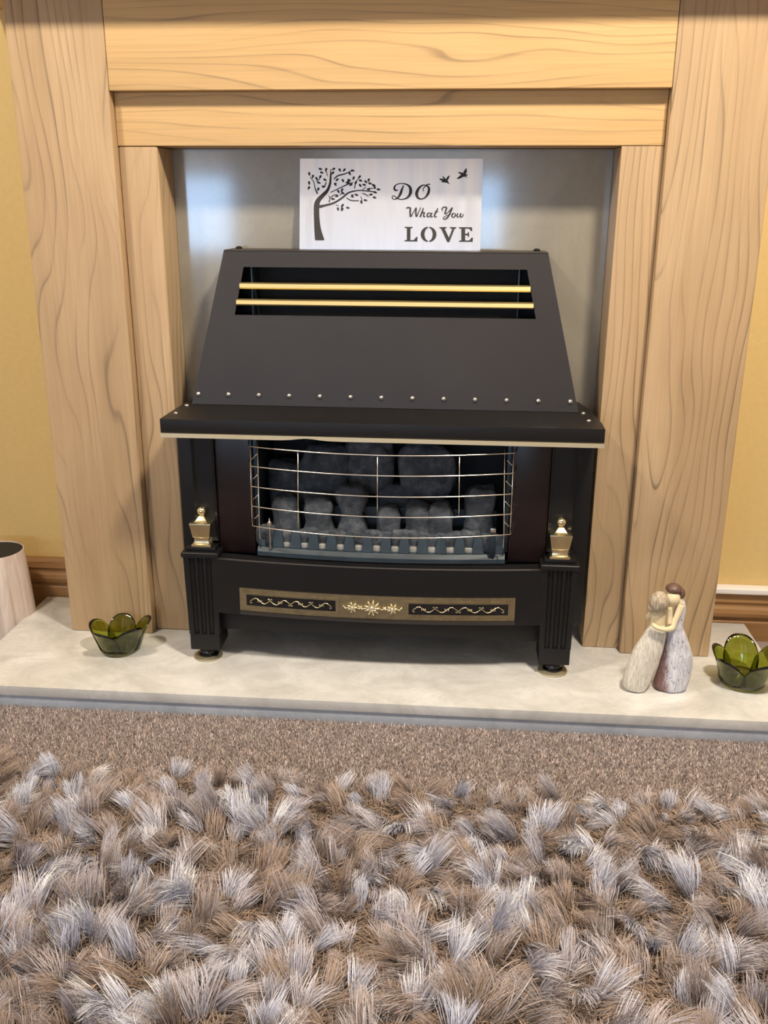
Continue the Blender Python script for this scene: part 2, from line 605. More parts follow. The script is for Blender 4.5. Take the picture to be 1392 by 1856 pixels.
adopt(sur, parts)

panel = boxo('back_panel', LJ + .0005, RJ - .0005, -0.0765, -0.0006, 0.0004, 0.8392, M['panel'], 0.0)
tag(panel, 'glossy grey beige marble back panel behind the black fire', 'panel')

# ------------------------------------------------------------------ the fire
fire = empty('gas_fire', (0.008, -0.19, 0.0), 'black gas fire with sloping hood, brass trim and wire guard', 'fire')
fp = []
XC = 0.004
BK = -0.0775
# hood: front plate with a real slot, sides, top
hb, ht, zb, zt = 0.3235, 0.2625, 0.4315, 0.6805
yb, yt = -0.167, -0.141


def hp(u, z, dy=0.0):
    t = (z - zb) / (zt - zb)
    return (XC + u, yb + (yt - yb) * t + dy, z)


bm = bmesh.new()
s0, s1 = 0.5795, 0.6560
T = 0.0025
front = []
for dy in (0.0, T):
    o4 = [bm.verts.new(hp(-hb, zb, dy)), bm.verts.new(hp(hb, zb, dy)), bm.verts.new(hp(ht, zt, dy)), bm.verts.new(hp(-ht, zt, dy))]
    i4 = [bm.verts.new(hp(-0.2465, s0, dy)), bm.verts.new(hp(0.2475, s0, dy)), bm.verts.new(hp(0.2300, s1, dy)), bm.verts.new(hp(-0.2300, s1, dy))]
    for k in range(4):
        bm.faces.new((o4[k], o4[(k + 1) % 4], i4[(k + 1) % 4], i4[k]))
    front.append((o4, i4))
for k in range(4):
    bm.faces.new((front[0][1][k], front[0][1][(k + 1) % 4], front[1][1][(k + 1) % 4], front[1][1][k]))
    bm.faces.new((front[0][0][k], front[0][0][(k + 1) % 4], front[1][0][(k + 1) % 4], front[1][0][k]))
hood = finish(bm, 'hood', M['hood'])
fp.append(hood)
# slot lip (bright folded edge) and inner box
for s in (-1, 1):
    bm = bmesh.new()
    a = [bm.verts.new(hp(s * hb, zb, T)), bm.verts.new((XC + s * hb * 1.0, BK, zb)), bm.verts.new((XC + s * (ht + .002), BK, zt)), bm.verts.new(hp(s * ht, zt, T))]
    bm.faces.new(a)
    c = [bm.verts.new(Vector(v.co) + Vector((-s * 0.002, 0, 0))) for v in a]
    bm.faces.new(c[::-1])
    for k in range(4):
        bm.faces.new((a[k], a[(k + 1) % 4], c[(k + 1) % 4], c[k]))
    fp.append(finish(bm, 'hood_side', M['hood']))
bm = bmesh.new()
box(bm, XC - ht, XC + ht, yt, BK, zt, zt + 0.0022)
bevel_all(bm, 0.0009, 2)
fp.append(finish(bm, 'top_plate', M['hood'], angle=40))
for s in (-1, 1):
    bm = bmesh.new()
    lathe(bm, XC + s * 0.247, -0.098, [(0.0055, zt + .0022), (0.0055, zt + .0045), (0.003, zt + .0062), (0.0002, zt + .0066)], 12)
    fp.append(finish(bm, 'fixing_cap', M['black'], smooth=False))
bm = bmesh.new()
box(bm, XC - 0.262, XC + 0.262, -0.085, BK - .0005, zb, zt - .001)
fp.append(finish(bm, 'flue_back', M['dark']))
for s in (-1, 1):
    bm = bmesh.new()
    box(bm, XC + s * 0.218 - 0.001, XC + s * 0.218 + 0.001, -0.140, -0.0855, 0.50, 0.665)
    fp.append(finish(bm, 'baffle', M['innersteel']))
# rolled edge along the foot of the hood
for zc, xl in ((0.6268, 0.2365), (0.6005, 0.2425)):
    bm = bmesh.new()
    yy = hp(0, zc)[1]
    prof = [(yy - 0.0030, zc - 0.0052), (yy - 0.0050, zc - 0.0030), (yy - 0.0035, zc + 0.0030), (yy + 0.004, zc + 0.0048), (yy + 0.0055, zc + 0.0036), (yy - 0.0012, zc + 0.0010), (yy - 0.0008, zc - 0.0052)]
    prism(bm, prof, lambda y, z: (XC - xl, y, z), lambda y, z: (XC + xl, y, z))
    fp.append(finish(bm, 'louvre_bar', M['brass_bar']))
fp[-1]['label'] = fp[-2]['label'] = 'gold coloured brass bar across the hood vent'


def dome(name, c, nrm, r, h, mat):
    """small domed rivet head sitting on a surface"""
    bm = bmesh.new()
    q = Vector(nrm).normalized().to_track_quat('Z', 'Y').to_matrix()
    c = Vector(c)
    rings = []
    for k in range(5):
        a = k / 4 * PI / 2 * 0.97
        rr, zz = r * math.cos(a), h * math.sin(a)
        rings.append([c + q @ Vector((rr * math.cos(2 * PI * j / 12), rr * math.sin(2 * PI * j / 12), zz)) for j in range(12)])
    loft(bm, rings)
    return finish(bm, name, mat, smooth=True)


riv0 = None
hn = Vector((0, -1, (yt - yb) / (zt - zb)))
for i in range(13):
    u = -0.3115 + i * (0.3115 + 0.3095) / 12
    if riv0 is None:
        riv0 = dome('rivet', (0, 0, 0), hn, 0.0043, 0.0032, M['rivet'])
        ob = riv0
    else:
        ob = riv0.copy()
        COL.objects.link(ob)
    ob.location = hp(u, 0.4485, -0.0001)
    fp.append(ob)

# ledge (canopy shelf): trapezoid slab with canted sides
ZL, ZLb = 0.4315, 0.4085
bm = bmesh.new()
outl = [(-0.3385, -0.283), (0.3555, -0.283), (0.3560, -0.236), (0.3500, -0.150), (0.3380, BK), (-0.3240, BK), (-0.3350, -0.150), (-0.3380, -0.236)]
prism(bm, outl, lambda x, y: (x, y, ZLb), lambda x, y: (x, y, ZL - 0.0005))
bevel_all(bm, 0.0012, 2)
led = finish(bm, 'canopy_ledge', M['black'], angle=40)
fp.append(led)
for p in ((-0.3248, -0.2399), (-0.3208 - .004, -0.1781), (0.3290 + .006, -0.172), (0.3368, -0.2283)):
    fp.append(dome('ledge_rivet', (p[0], p[1], ZL - 0.0006), (0, 0, 1), 0.0043, 0.0030, M['rivet']))
# brass trim strip under the ledge, slightly dented left of middle
bm = bmesh.new()
N = 60
rings = []
for i in range(N + 1):
    x = -0.3385 + (0.3555 + 0.3385) * i / N
    d = 0.0035 * math.exp(-((x + 0.105) / 0.022) ** 2)
    rings.append([(x, -0.2845 + d * 0.5, ZLb - 0.0070 + d * 0.9), (x, -0.2845 + d * .5, ZLb - 0.0002), (x, -0.270, ZLb - 0.0002), (x, -0.270, ZLb - 0.0070 + d)])
loft(bm, rings)
tr = finish(bm, 'brass_trim', M['brass_trim'])
tr['label'] = 'worn brass strip under the ledge edge'
fp.append(tr)

# body: side panels, pilasters, jambs, top rail and firebox
ZB0, ZB1 = 0.070, ZLb - 0.0003
XM = 0.008
for s in (-1, 1):
    a, b_ = sorted((XM + s * 0.276, XM + s * 0.345))
    fp.append(boxo('side_panel', a, b_, -0.205, BK, ZB0, ZB1, M['black'], 0.0015))
    a, b_ = sorted((XM + s * 0.275, XM + s * 0.313))
    # pilaster with a sunken centre field
    bm = bmesh.new()
    c0, c1 = 0.212, ZB1 - .0005
    box(bm, a, b_, -0.237, -0.2051, c0, c1)
    bmesh.ops.recalc_face_normals(bm, faces=bm.faces)
    bm.faces.ensure_lookup_table()
    ff = [f for f in bm.faces if f.normal.y < -0.9]
    r1 = bmesh.ops.inset_region(bm, faces=ff, thickness=0.007)
    bmesh.ops.translate(bm, verts=list({v for f in ff for v in f.verts}), vec=(0, 0.0035, 0))
    fp.append(finish(bm, 'pilaster', M['black']))
    a, b_ = sorted((XM + s * 0.2125, XM + s * 0.2745))
    fp.append(boxo('jamb', a, b_, -0.232, -0.110, 0.1905, ZB1 - .0002, M['maroon'], 0.001))
    # firebox cheek
    a, b_ = sorted((XM + s * 0.2050, XM + s * 0.2120))
    fp.append(boxo('firebox_cheek', a, b_, -0.228, -0.088, 0.2055, ZB1 - .0002, M['innersteel'], 0.0008))
fp.append(boxo('firebox_back', XM - 0.2745, XM + 0.2745, -0.0875, BK - .0002, 0.12, ZB1 - .0004, M['dark']))
fp.append(boxo('firebox_top', XM - 0.2048, XM + 0.2048, -0.262, -0.0878, 0.4005, ZB1 - .0004, M['black']))
fp.append(boxo('firebox_floor', XM - 0.2745, XM + 0.2745, -0.225, -0.0878, 0.182, 0.1903, M['dark']))
fp.append(boxo('bottom_plate', XM - 0.2745, XM + 0.2745, -0.2455, -0.0878, 0.052, 0.0900, M['black'], 0.001))


def bow(x):
    return -0.262 - 0.020 * (1 - ((x - 0.006) / 0.275) ** 2)


def bowed(name, x0, x1, z0, z1, off, thick, mat, n=28, ztop=None):
    bm = bmesh.new()
    rings = []
    for i in range(n + 1):
        x = x0 + (x1 - x0) * i / n
        y = bow(x) - off
        rings.append([(x, y, z0), (x, y, z1), (x, y + thick, z1), (x, y + thick, z0)])
    loft(bm, rings)
    bmesh.ops.recalc_face_normals(bm, faces=bm.faces)
    return finish(bm, name, mat, angle=30)


apron = bowed('apron', XM - 0.2755, XM + 0.2705, 0.0905, 0.1895, 0.0, 0.028, M['black'])
fp.append(apron)
bm = bmesh.new()
tube(bm, [(x, bow(x) + 0.0006, 0.1895) for x in np.linspace(XM - 0.274, XM + 0.269, 24)], 0.0018, 8)
fp.append(finish(bm, 'apron_edge', M['hood'], smooth=True))
fp.append(bowed('apron_lip', -0.2268, 0.2352, 0.0935, 0.0990, 0.004, 0.0045, M['hood']))

# brass control plate with two black inlays and a central ornament
plate = bowed('control_plate', -0.2268, 0.2343, 0.1000, 0.1412, 0.0022, 0.0024, M['brass_old'])
fp.append(plate)


def inlay(x0, x1):
    fr = bowed('inlay_frame', x0, x1, 0.1075, 0.1345, 0.0034, 0.0010, M['brass_old'])
    inn = bowed('inlay', x0 + 0.006, x1 - 0.006, 0.1115, 0.1305, 0.0042, 0.0006, M['blackgloss'])
    bm = bmesh.new()
    L = x1 - x0 - 0.024
    n = 4
    for k in range(n):
        cx = x0 + 0.012 + L * (k + 0.5) / n
        for s in (-1, 1):
            pts = []
            for j in range(22):
                t = j / 21
                if t < 0.6:
                    a = t / 0.6
                    u, w = s * (L / n * 0.5) * a * 0.85, 0.0045 * math.sin(a * PI) * (1 if s * (1 if k % 2 else -1) > 0 else -1)
                else:
                    a = (t - 0.6) / 0.4 * 1.5 * PI
                    rr = 0.0032 * (1 - (t - 0.6) / 0.4 * 0.6)
                    sg = 1 if s * (1 if k % 2 else -1) > 0 else -1
                    u, w = s * (L / n * 0.5 * 0.85 + rr * math.sin(a) * 0.8), -sg * (0.0032 - rr * math.cos(a)) * 0.9
                pts.append((cx + u, bow(cx + u) - 0.0047, 0.1210 + w))
            tube(bm, pts, 0.0007, 5, radii=[0.0010 - 0.0005 * j / 21 for j in range(22)])
        for dx in (-0.003, 0.0, 0.003):
            x = cx + dx
            tube(bm, [(x, bow(x) - 0.0046, 0.1190), (x, bow(x) - 0.0050, 0.1230)], 0.0009, 5)
    sc = finish(bm, 'scroll_ornament', M['brass'], smooth=True)
    sc['kind'] = 'stuff'
    return [fr, inn, sc]


for rr in ((-0.2205, -0.0560), (0.0535, 0.2290)):
    fr, inn, sc = inlay(*rr)
    for o in (fr, inn, sc):
        o.parent = plate
# ornament: leafy cartouche and three faceted rosettes
bm = bmesh.new()
for cx, r0, n in ((-0.0335, 0.0105, 7), (-0.0005, 0.0155, 9), (0.0330, 0.0105, 7)):
    for k in range(n):
        a = 2 * PI * k / n
        px_, pz_ = math.cos(a), math.sin(a)
        pts = [(cx + px_ * r0 * q, bow(cx) - 0.0042 - 0.0022 * math.sin(q * PI), 0.1208 + pz_ * r0 * q) for q in (0.15, 0.4, 0.7, 1.0)]
        tube(bm, pts, 0.001, 6, radii=[0.0009, 0.0021, 0.0018, 0.0004])
    for k in range(2):
        s = (-1, 1)[k]
        tube(bm, [(cx + s * r0 * q, bow(cx) - 0.0050, 0.1208 + 0.003 * math.sin(q * 5)) for q in (0.3, 0.7, 1.1, 1.5)], 0.001, 6)
orn = finish(bm, 'cartouche', M['brass'], smooth=True)
orn.parent = plate
for cx, r0 in ((-0.0335, 0.0042), (-0.0005, 0.0060), (0.0330, 0.0042)):
    k_ = dome('rosette', (cx, bow(cx) - 0.0035, 0.1208), (0, -1, 0.1), r0, 0.0085, M['chrome'])
    k_.parent = plate

# burner tray front with castellated fret
bm = bmesh.new()


def trayy(x):
    return -0.238 - 0.016 * (1 - ((x - 0.006) / 0.215) ** 2)


N = 26
rings = []
for i in range(N + 1):
    x = -0.1985 + 0.4135 * i / N
    y = trayy(x)
    e = min(i, N - i)
    top = 0.2055
    rings.append([(x, y - 0.006, 0.1915), (x, y - 0.006, 0.199), (x, y, top), (x, y + 0.020, top), (x, y + 0.020, 0.1915)])
loft(bm, rings)
tray = finish(bm, 'burner_tray', M['tray'], angle=30)
fp.append(tray)
GAP = [-0.1793 + 0.03043 * k for k in range(13)]
bounds = [-0.1975] + [g for g in GAP] + [0.2140]
for k in range(14):
    x0 = bounds[k] + (0.0062 if k else 0)
    x1 = bounds[k + 1] - (0.0062 if k < 13 else 0)
    xm = (x0 + x1) / 2
    w = (x1 - x0) / 2
    bm = bmesh.new()
    y = trayy(xm)
    h = 0.0285 + 0.002 * rng.random()
    sec = [(w, 0.2056), (w * 0.98, 0.2056 + h * .4), (w * 0.78, 0.2056 + h * 0.8), (w * 0.6, 0.2056 + h)]
    loft(bm, [[(xm - a, y + .001 + .2 * (z - .2056), z), (xm + a, y + .001 + .2 * (z - .2056), z), (xm + a, y + 0.007 + .2 * (z - .2056), z), (xm - a, y + 0.007 + .2 * (z - .2056), z)] for a, z in sec])
    bevel_all(bm, 0.0008, 1)
    o = finish(bm, 'fret_bar', M['tray'])
    o.parent = tray
for g in GAP:
    o = boxo('fire_brick', g - 0.0064, g + 0.0064, trayy(g) + 0.0075, trayy(g) + 0.0185, 0.2056, 0.2130, M['ash'], 0.0008)
    o.parent = tray


# ceramic coals (pieces of the fuel bed)
def coal(cx, cy_, z0, w, d, h, seed, pinch=0.0, lean=0.0):
    r_ = random.Random(seed)
    bm = bmesh.new()
    bmesh.ops.create_icosphere(bm, subdivisions=4, radius=1.0)
    off = Vector((r_.uniform(-9, 9), r_.uniform(-9, 9), r_.uniform(-9, 9)))
    for v in bm.verts:
        p = v.co.copy()
        # blocky superellipsoid
        q = Vector([math.copysign(abs(c) ** 0.62, c) for c in p])
        n1 = mnoise.noise(p * 1.3 + off) * 0.18 + mnoise.noise(p * 3.5 + off) * 0.07 + mnoise.noise(p * 9 + off) * 0.035
        q *= (1 + n1)
        t = (q.z + 1) / 2
        k = 1 - pinch * math.exp(-((t - 0.50) / 0.20) ** 2)
        v.co = (cx + q.x * w / 2 * k + lean * t, cy_ + q.y * d / 2 * k, z0 + max(0, t) * h)
    return finish(bm, 'coal', M['coal'], smooth=True)


bed = [
    # front row, over the fret
    (-0.155, -0.205, 0.2056, 0.050, 0.040, 0.082, 1, 0.10, 0), (-0.098, -0.208, 0.2056, 0.056, 0.042, 0.080, 2, 0.25, 0),
    (-0.043, -0.203, 0.2056, 0.058, 0.044, 0.103, 3, 0.38, 0), (0.020, -0.206, 0.2056, 0.042, 0.040, 0.066, 4, 0.1, 0),
    (0.070, -0.204, 0.2056, 0.050, 0.042, 0.072, 5, 0.15, 0), (0.107, -0.206, 0.2056, 0.046, 0.044, 0.076, 6, 0.1, 0),
    (0.168, -0.200, 0.2056, 0.056, 0.046, 0.104, 7, 0.12, 0.004),
    # back row
    (-0.100, -0.150, 0.255, 0.095, 0.050, 0.105, 11, 0, 0.01), (-0.020, -0.145, 0.275, 0.085, 0.050, 0.105, 12, 0, 0),
    (0.080, -0.148, 0.262, 0.100, 0.050, 0.108, 13, 0, 0), (-0.165, -0.150, 0.235, 0.060, 0.045, 0.100, 14, 0, 0),
    (0.035, -0.150, 0.215, 0.085, 0.045, 0.080, 15, 0, 0),
]
bedpart = boxo('fuel_bed', -0.186, 0.203, -0.178, -0.122, 0.1906, 0.262, M['tray'], 0.006)
fp.append(bedpart)
for q in bed:
    o = coal(*q)
    o.parent = bedpart
# rubble along the feet of the front coals
for k in range(16):
    x = -0.182 + 0.0245 * k + rng.uniform(-.004, .004)
    o = coal(x, -0.226 + rng.uniform(-.004, .004), 0.2035, 0.030 + rng.uniform(0, .008), 0.018, 0.028 + rng.uniform(0, .010), 40 + k)
    o.parent = bedpart
# pilot lights at both ends
bm = bmesh.new()
lathe(bm, -0.176, -0.247, [(0.0015, 0.2050), (0.0015, 0.246), (0.0045, 0.247), (0.0045, 0.251), (0.002, 0.253), (0.0006, 0.259)], 10)
fp.append(finish(bm, 'pilot_jet', M['chrome'], angle=40))
bm = bmesh.new()
box(bm, 0.189, 0.199, -0.250, -0.240, 0.2055, 0.246)
bevel_all(bm, 0.001, 2)
fp.append(finish(bm, 'pilot_cover', M['innersteel'], angle=40))
fp.append(boxo('pilot_cap', 0.1895, 0.1985, -0.2495, -0.2405, 0.2463, 0.2535, M['chrome'], 0.001))

# wire guard
guard = bpy.data.objects.new('wire_guard', None)
COL.objects.link(guard)
guard.location = (0.01, -0.26, 0.3)
bpy.context.view_layer.update()
gp = []
WZ = [0.3848, 0.3519, 0.3177, 0.2839, 0.2495]


def gw(x):
    return -0.262 - 0.036 * (1 - ((x - 0.010) / 0.213) ** 2)


for z in WZ:
    bm = bmesh.new()
    pts = [(-0.2095, -0.2325, z + .004), (-0.2045, -0.250, z)] + [(x, gw(x), z) for x in np.linspace(-0.201, 0.221, 22)] + [(0.2245, -0.250, z), (0.2275, -0.2325, z + .004)]
    tube(bm, pts, 0.00105, 6)
    gp.append(finish(bm, 'guard_wire', M['chrome'], smooth=True))
for x, za, zb_, dx in ((-0.1185, WZ[0], WZ[4], -.003), (0.0085, WZ[0], WZ[3], 0), (0.1355, WZ[0], WZ[3], .002), (-0.200, WZ[0], WZ[4], -.002), (0.2200, WZ[0], WZ[4], 0.001)):
    bm = bmesh.new()
    tube(bm, [(x, gw(x) + 0.0018, za), (x + dx, gw(x) + 0.0018, zb_)], 0.00095, 6)
    gp.append(finish(bm, 'guard_upright', M['chrome'], smooth=True))
for x, x2 in ((-0.1880, -0.1900), (0.2055, 0.2110)):
    bm = bmesh.new()
    tube(bm, [(x, -0.2600, 0.4003), (x2, -0.262, 0.245), (x2, -0.258, 0.2100)], 0.0010, 6)
    gp.append(finish(bm, 'guard_stay', M['chrome'], smooth=True))
for s, xa, xb in ((-1, -0.2075, -0.1895), (1, 0.2265, 0.2105)):
    bm = bmesh.new()
    for z in WZ[1:]:
        tube(bm, [(xa, -0.246, z + 0.001), (xb, -0.260, z + 0.020)], 0.0008, 5)
    gp.append(finish(bm, 'guard_brace', M['chrome'], smooth=True))
for g in gp:
    g.parent = guard
    g.matrix_parent_inverse = Matrix.Translation(-guard.location)
fp.append(guard)

# legs: fluted square columns on ball feet with a brass urn on each


def leg(cx):
    out = []
    yf, yr = -0.2625, -0.2055
    hw_t, hw_b = 0.0290, 0.0258
    sect = []
    fl = [-0.5, 0.0, 0.5]
    pts = [(-1, 1)]
    pts = [(-1.0, 0.0)]
    for f in fl:
        for j in range(7):
            a = PI * j / 6
            pts.append((f * 1.0 - 0.17 * math.cos(a), 0.0045 * math.sin(a)))
    pts.append((1.0, 0.0))
    rings = []
    for z in (0.048, 0.1895):
        t = (z - 0.02) / 0.17
        hw = hw_b + (hw_t - hw_b) * t
        rings.append([(cx + u * hw, yf + d, z) for u, d in pts] + [(cx + hw, yr, z), (cx - hw, yr, z)])
    bm = bmesh.new()
    R_ = [[bm.verts.new(p) for p in r] for r in rings]
    n = len(R_[0])
    for k in range(n):
        bm.faces.new((R_[0][k], R_[0][(k + 1) % n], R_[1][(k + 1) % n], R_[1][k]))
    fs = [bm.faces.new(R_[0][::-1]), bm.faces.new(R_[1])]
    bmesh.ops.triangulate(bm, faces=fs)
    col = finish(bm, 'leg', M['black'], angle=50)
    out.append(col)
    b = boxo('leg_block', cx - hw_b, cx + hw_b, yf, yr, 0.0185, 0.0478, M['black'], 0.0012)
    c = boxo('leg_cap', cx - 0.0320, cx + 0.0320, yf - 0.003, yr + .0005, 0.1897, 0.1990, M['black'], 0.0025, seg=3)
    c2 = boxo('cap_step', cx - 0.0255, cx + 0.0255, yf + 0.006, yr, 0.1992, 0.2060, M['black'], 0.0015)
    bm = bmesh.new()
    lathe(bm, cx, -0.246, [(0.010, 0.0184), (0.0135, 0.014), (0.0145, 0.010), (0.0125, 0.0062), (0.0165, 0.0052), (0.0165, 0.0036)], 20)
    f1 = finish(bm, 'ball_foot', M['blackgloss'], angle=40)
    bm = bmesh.new()
    lathe(bm, cx, -0.2475, [(0.0245, 0.0003), (0.0255, 0.0012), (0.0250, 0.0024), (0.0200, 0.0035)], 28)
    f2 = finish(bm, 'brass_disc', M['brass_disc'], angle=40)
    f2['label'] = 'brass disc under the foot'
    for o in (b, c, c2, f1, f2):
        o.parent = col
    # urn finial: square vase with a round knob
    ux = cx + (0.0015 if cx < 0 else -0.001)
    uy, uz = -0.240, 0.2062

    def sq(hw, z):
        return [(ux - hw, uy - hw, uz + z), (ux + hw, uy - hw, uz + z), (ux + hw, uy + hw, uz + z), (ux - hw, uy + hw, uz + z)]
    bm = bmesh.new()
    loft(bm, [sq(h, z) for h, z in ((0.0165, 0), (0.0165, 0.0045), (0.0135, 0.0055), (0.0125, 0.0085), (0.0125, 0.0150), (0.0140, 0.0160), (0.0148, 0.0200),
                                    (0.0165, 0.0310), (0.0180, 0.0400), (0.0180, 0.0415), (0.0120, 0.0425), (0.0100, 0.0440), (0.0060, 0.0490), (0.0050, 0.0510))])
    bevel_all(bm, 0.0006, 2)
    u = finish(bm, 'urn_finial', M['brass'], angle=30)
    u['label'] = 'polished brass urn on top of the leg'
    bm = bmesh.new()
    lathe(bm, ux, uy, [(0.0042, uz + 0.0508), (0.0050, uz + 0.0530), (0.0074, uz + 0.0555), (0.0082, uz + 0.0590), (0.0076, uz + 0.0625), (0.0052, uz + 0.0655), (0.0005, uz + 0.0670)], 18)
    kb = finish(bm, 'knob', M['brass'], smooth=True)
    kb.parent = u
    out.append(u)
    return out


for cx in (-0.2935, 0.3045):
    fp += leg(cx)
adopt(fire, [o for o in fp if o.parent is None])

# ------------------------------------------------------------------ the steel sign on top of the fire
SG0, SG1 = 0.6829, 0.8245
SX = ((-0.1400, 0.1590), (-0.1385, 0.1587))


def sgn(u, v, d=0.0):
    """u 0..1 left to right, v 0..1 top to bottom, d proud of the face"""
    xl = SX[1][0] + (SX[0][0] - SX[1][0]) * v
    xr = SX[1][1] + (SX[0][1] - SX[1][1]) * v
    ytop, ybot = -0.0855, -0.1020
    y = ytop + (ybot - ytop) * v
    return (xl + (xr - xl) * u, y - d, SG1 + (SG0 - SG1) * v)


def S(x, y, d=0.0):
    """digitised artwork units (1117 wide) to a point on the face"""
    l = 133 + 17 * (y - 122) / 560
    r = 1250 - 22 * (y - 118) / 566
    return sgn((x - l) / (r - l), (y - 120) / 563, d)


bm = bmesh.new()
prism(bm, [(0, 0), (1, 0), (1, 1), (0, 1)], lambda u, v: sgn(u, v, -0.0015), lambda u, v: sgn(u, v, 0.0))
face = finish(bm, 'plate', M['steel'])
bm = bmesh.new()
box(bm, -0.1380, 0.1570, -0.1020, -0.0860, SG0 - 0.00005, SG0 + 0.0012)
foot = finish(bm, 'foot_flange', M['steel'])
sign = empty('metal_sign', (0.01, -0.1, SG0), 'brushed silver metal sign with cut-out tree, birds and DO What You LOVE', 'sign')
sp_parts = [face, foot]
PD = 0.0007


def sect_poly(bm, poly):
    prism(bm, poly, lambda x, y: S(x, y, -0.0002), lambda x, y: S(x, y, PD))


def stroke(bm, pts, k=6):
    """pts: (x, y, width) smoothed into a ribbon"""
    P = smooth_path(pts, k)
    L, R_ = [], []
    for i, p in enumerate(P):
        a = P[max(0, i - 1)]
        b_ = P[min(len(P) - 1, i + 1)]
        t = np.array([b_[0] - a[0], b_[1] - a[1]])
        t = t / (np.linalg.norm(t) + 1e-9)
        nn = np.array([-t[1], t[0]]) * max(p[2] * 1.18, 1.0) / 2
        L.append((p[0] + nn[0], p[1] + nn[1]))
        R_.append((p[0] - nn[0], p[1] - nn[1]))
    fr = [[bm.verts.new(S(*a, PD)), bm.verts.new(S(*b_, PD)), bm.verts.new(S(*b_, -0.0002)), bm.verts.new(S(*a, -0.0002))] for a, b_ in zip(L, R_)]
    for i in range(len(fr) - 1):
        for j in range(4):
            bm.faces.new((fr[i][j], fr[i][(j + 1) % 4], fr[i + 1][(j + 1) % 4], fr[i + 1][j]))
    bm.faces.new(fr[0])
    bm.faces.new(fr[-1][::-1])


def leaf(bm, x, y, ang, ln=24, wd=13):
    a = math.radians(ang)
    poly = []
    for k in range(10):
        t = 2 * PI * k / 10
        u = math.cos(t) * ln / 2
        w = math.sin(t) * wd / 2 * (1.0 - 0.35 * math.cos(t))
        poly.append((x + u * math.cos(a) - w * math.sin(a), y + u * math.sin(a) + w * math.cos(a)))
    sect_poly(bm, poly)


bm = bmesh.new()
trunk = smooth_path([(243, 626), (237, 570), (231, 480), (229, 405), (243, 368), (275, 335), (302, 308), (317, 270), (321, 225), (324, 184)], 4)
back = smooth_path([(327, 184), (331, 230), (329, 280), (313, 325), (287, 357), (266, 387), (262, 425), (264, 475), (275, 550), (300, 626)], 4)
sect_poly(bm, [tuple(p) for p in trunk] + [tuple(p) for p in back])
for st in ([(262, 416, 16), (300, 407, 11), (350, 392, 10), (400, 360, 9), (440, 328, 8), (500, 315, 6), (560, 319, 6), (605, 325, 5)],
           [(345, 246, 5), (370, 225, 7), (415, 212, 6), (455, 194, 4)],
           [(328, 327, 4), (380, 302, 5), (425, 280, 6), (465, 266, 4)],
           [(248, 336, 8), (232, 300, 5), (222, 262, 4), (200, 232, 4)],
           [(425, 360, 4), (455, 376, 6), (502, 378, 5)],
           [(474, 303, 5), (482, 262, 4), (502, 234, 4)],
           [(320, 388, 6), (325, 366, 4), (318, 347, 4)], [(325, 366, 4), (345, 346, 5), (368, 340, 4)],
           [(306, 228, 3), (300, 205, 4), (296, 192, 4)], [(238, 262, 4), (256, 246, 4), (262, 225, 3)],
           [(275, 296, 4), (292, 286, 6), (300, 262, 4)], [(520, 316, 4), (534, 300, 4), (545, 293, 3)],
           [(520, 332, 3), (540, 338, 5), (560, 352, 4)], [(362, 406, 4), (380, 408, 4)], [(396, 440, 5), (400, 415, 6), (410, 402, 4)],
           [(385, 345, 4), (396, 330, 4), (390, 316, 4)], [(452, 356, 4), (470, 340, 4)], [(514, 395, 5), (520, 372, 4), (512, 352, 4)],
           [(354, 283, 4), (362, 268, 5)], [(560, 300, 4), (590, 303, 4)]):
    stroke(bm, st, 5)
for lx, ly, la in ((262, 184, 20), (296, 188, 110), (342, 184, 150), (338, 208, 130), (271, 206, 20), (381, 190, 60), (408, 190, 130), (460, 193, 10),
                   (442, 212, 60), (194, 214, 80), (216, 230, 100), (195, 270, 80), (194, 300, 110), (240, 243, 60), (262, 232, 110), (255, 268, 20),
                   (292, 250, 30), (252, 308, 110), (284, 292, 10), (365, 250, 140), (402, 255, 60), (356, 278, 60), (466, 240, 110), (440, 252, 30),
                   (502, 232, 130), (510, 254, 20), (430, 268, 10), (450, 280, 150), (436, 262, 60), (480, 268, 110), (542, 262, 50), (558, 252, 110),
                   (533, 280, 10), (568, 272, 20), (508, 284, 50), (596, 296, 70), (560, 308, 10), (620, 308, 10), (600, 326, 20), (573, 340, 170),
                   (597, 358, 20), (542, 375, 10), (518, 386, 70), (487, 342, 20), (462, 350, 60), (345, 368, 10), (366, 350, 160), (398, 312, 100),
                   (404, 332, 30), (376, 322, 60), (436, 422, 10), (402, 408, 130), (376, 430, 80), (402, 432, 110), (590, 282, 20)):
    leaf(bm, lx, ly, la)
sp_parts.append(finish(bm, 'tree_motif', M['cut']))
# birds
for bp in ([(986, 242), (1002, 240), (1012, 244), (1003, 222), (1016, 232), (1026, 244), (1036, 228), (1050, 220), (1044, 238), (1036, 252), (1048, 276),
            (1030, 266), (1012, 264), (996, 262), (1004, 254), (990, 250)],
           [(1150, 175), (1152, 200), (1144, 212), (1156, 216), (1156, 222), (1146, 222), (1154, 236), (1138, 228), (1126, 232), (1108, 242), (1088, 242),
            (1104, 228), (1118, 216), (1100, 206), (1102, 200), (1120, 204), (1130, 206), (1136, 192)]):
    bm = bmesh.new()
    sect_poly(bm, bp)
    sp_parts.append(finish(bm, 'bird_motif', M['cut']))


def letter(strokes, polys=()):
    bm = bmesh.new()
    for s in strokes:
        stroke(bm, s)
    for p in polys:
        sect_poly(bm, p)
    sp_parts.append(finish(bm, 'letter', M['cut']))


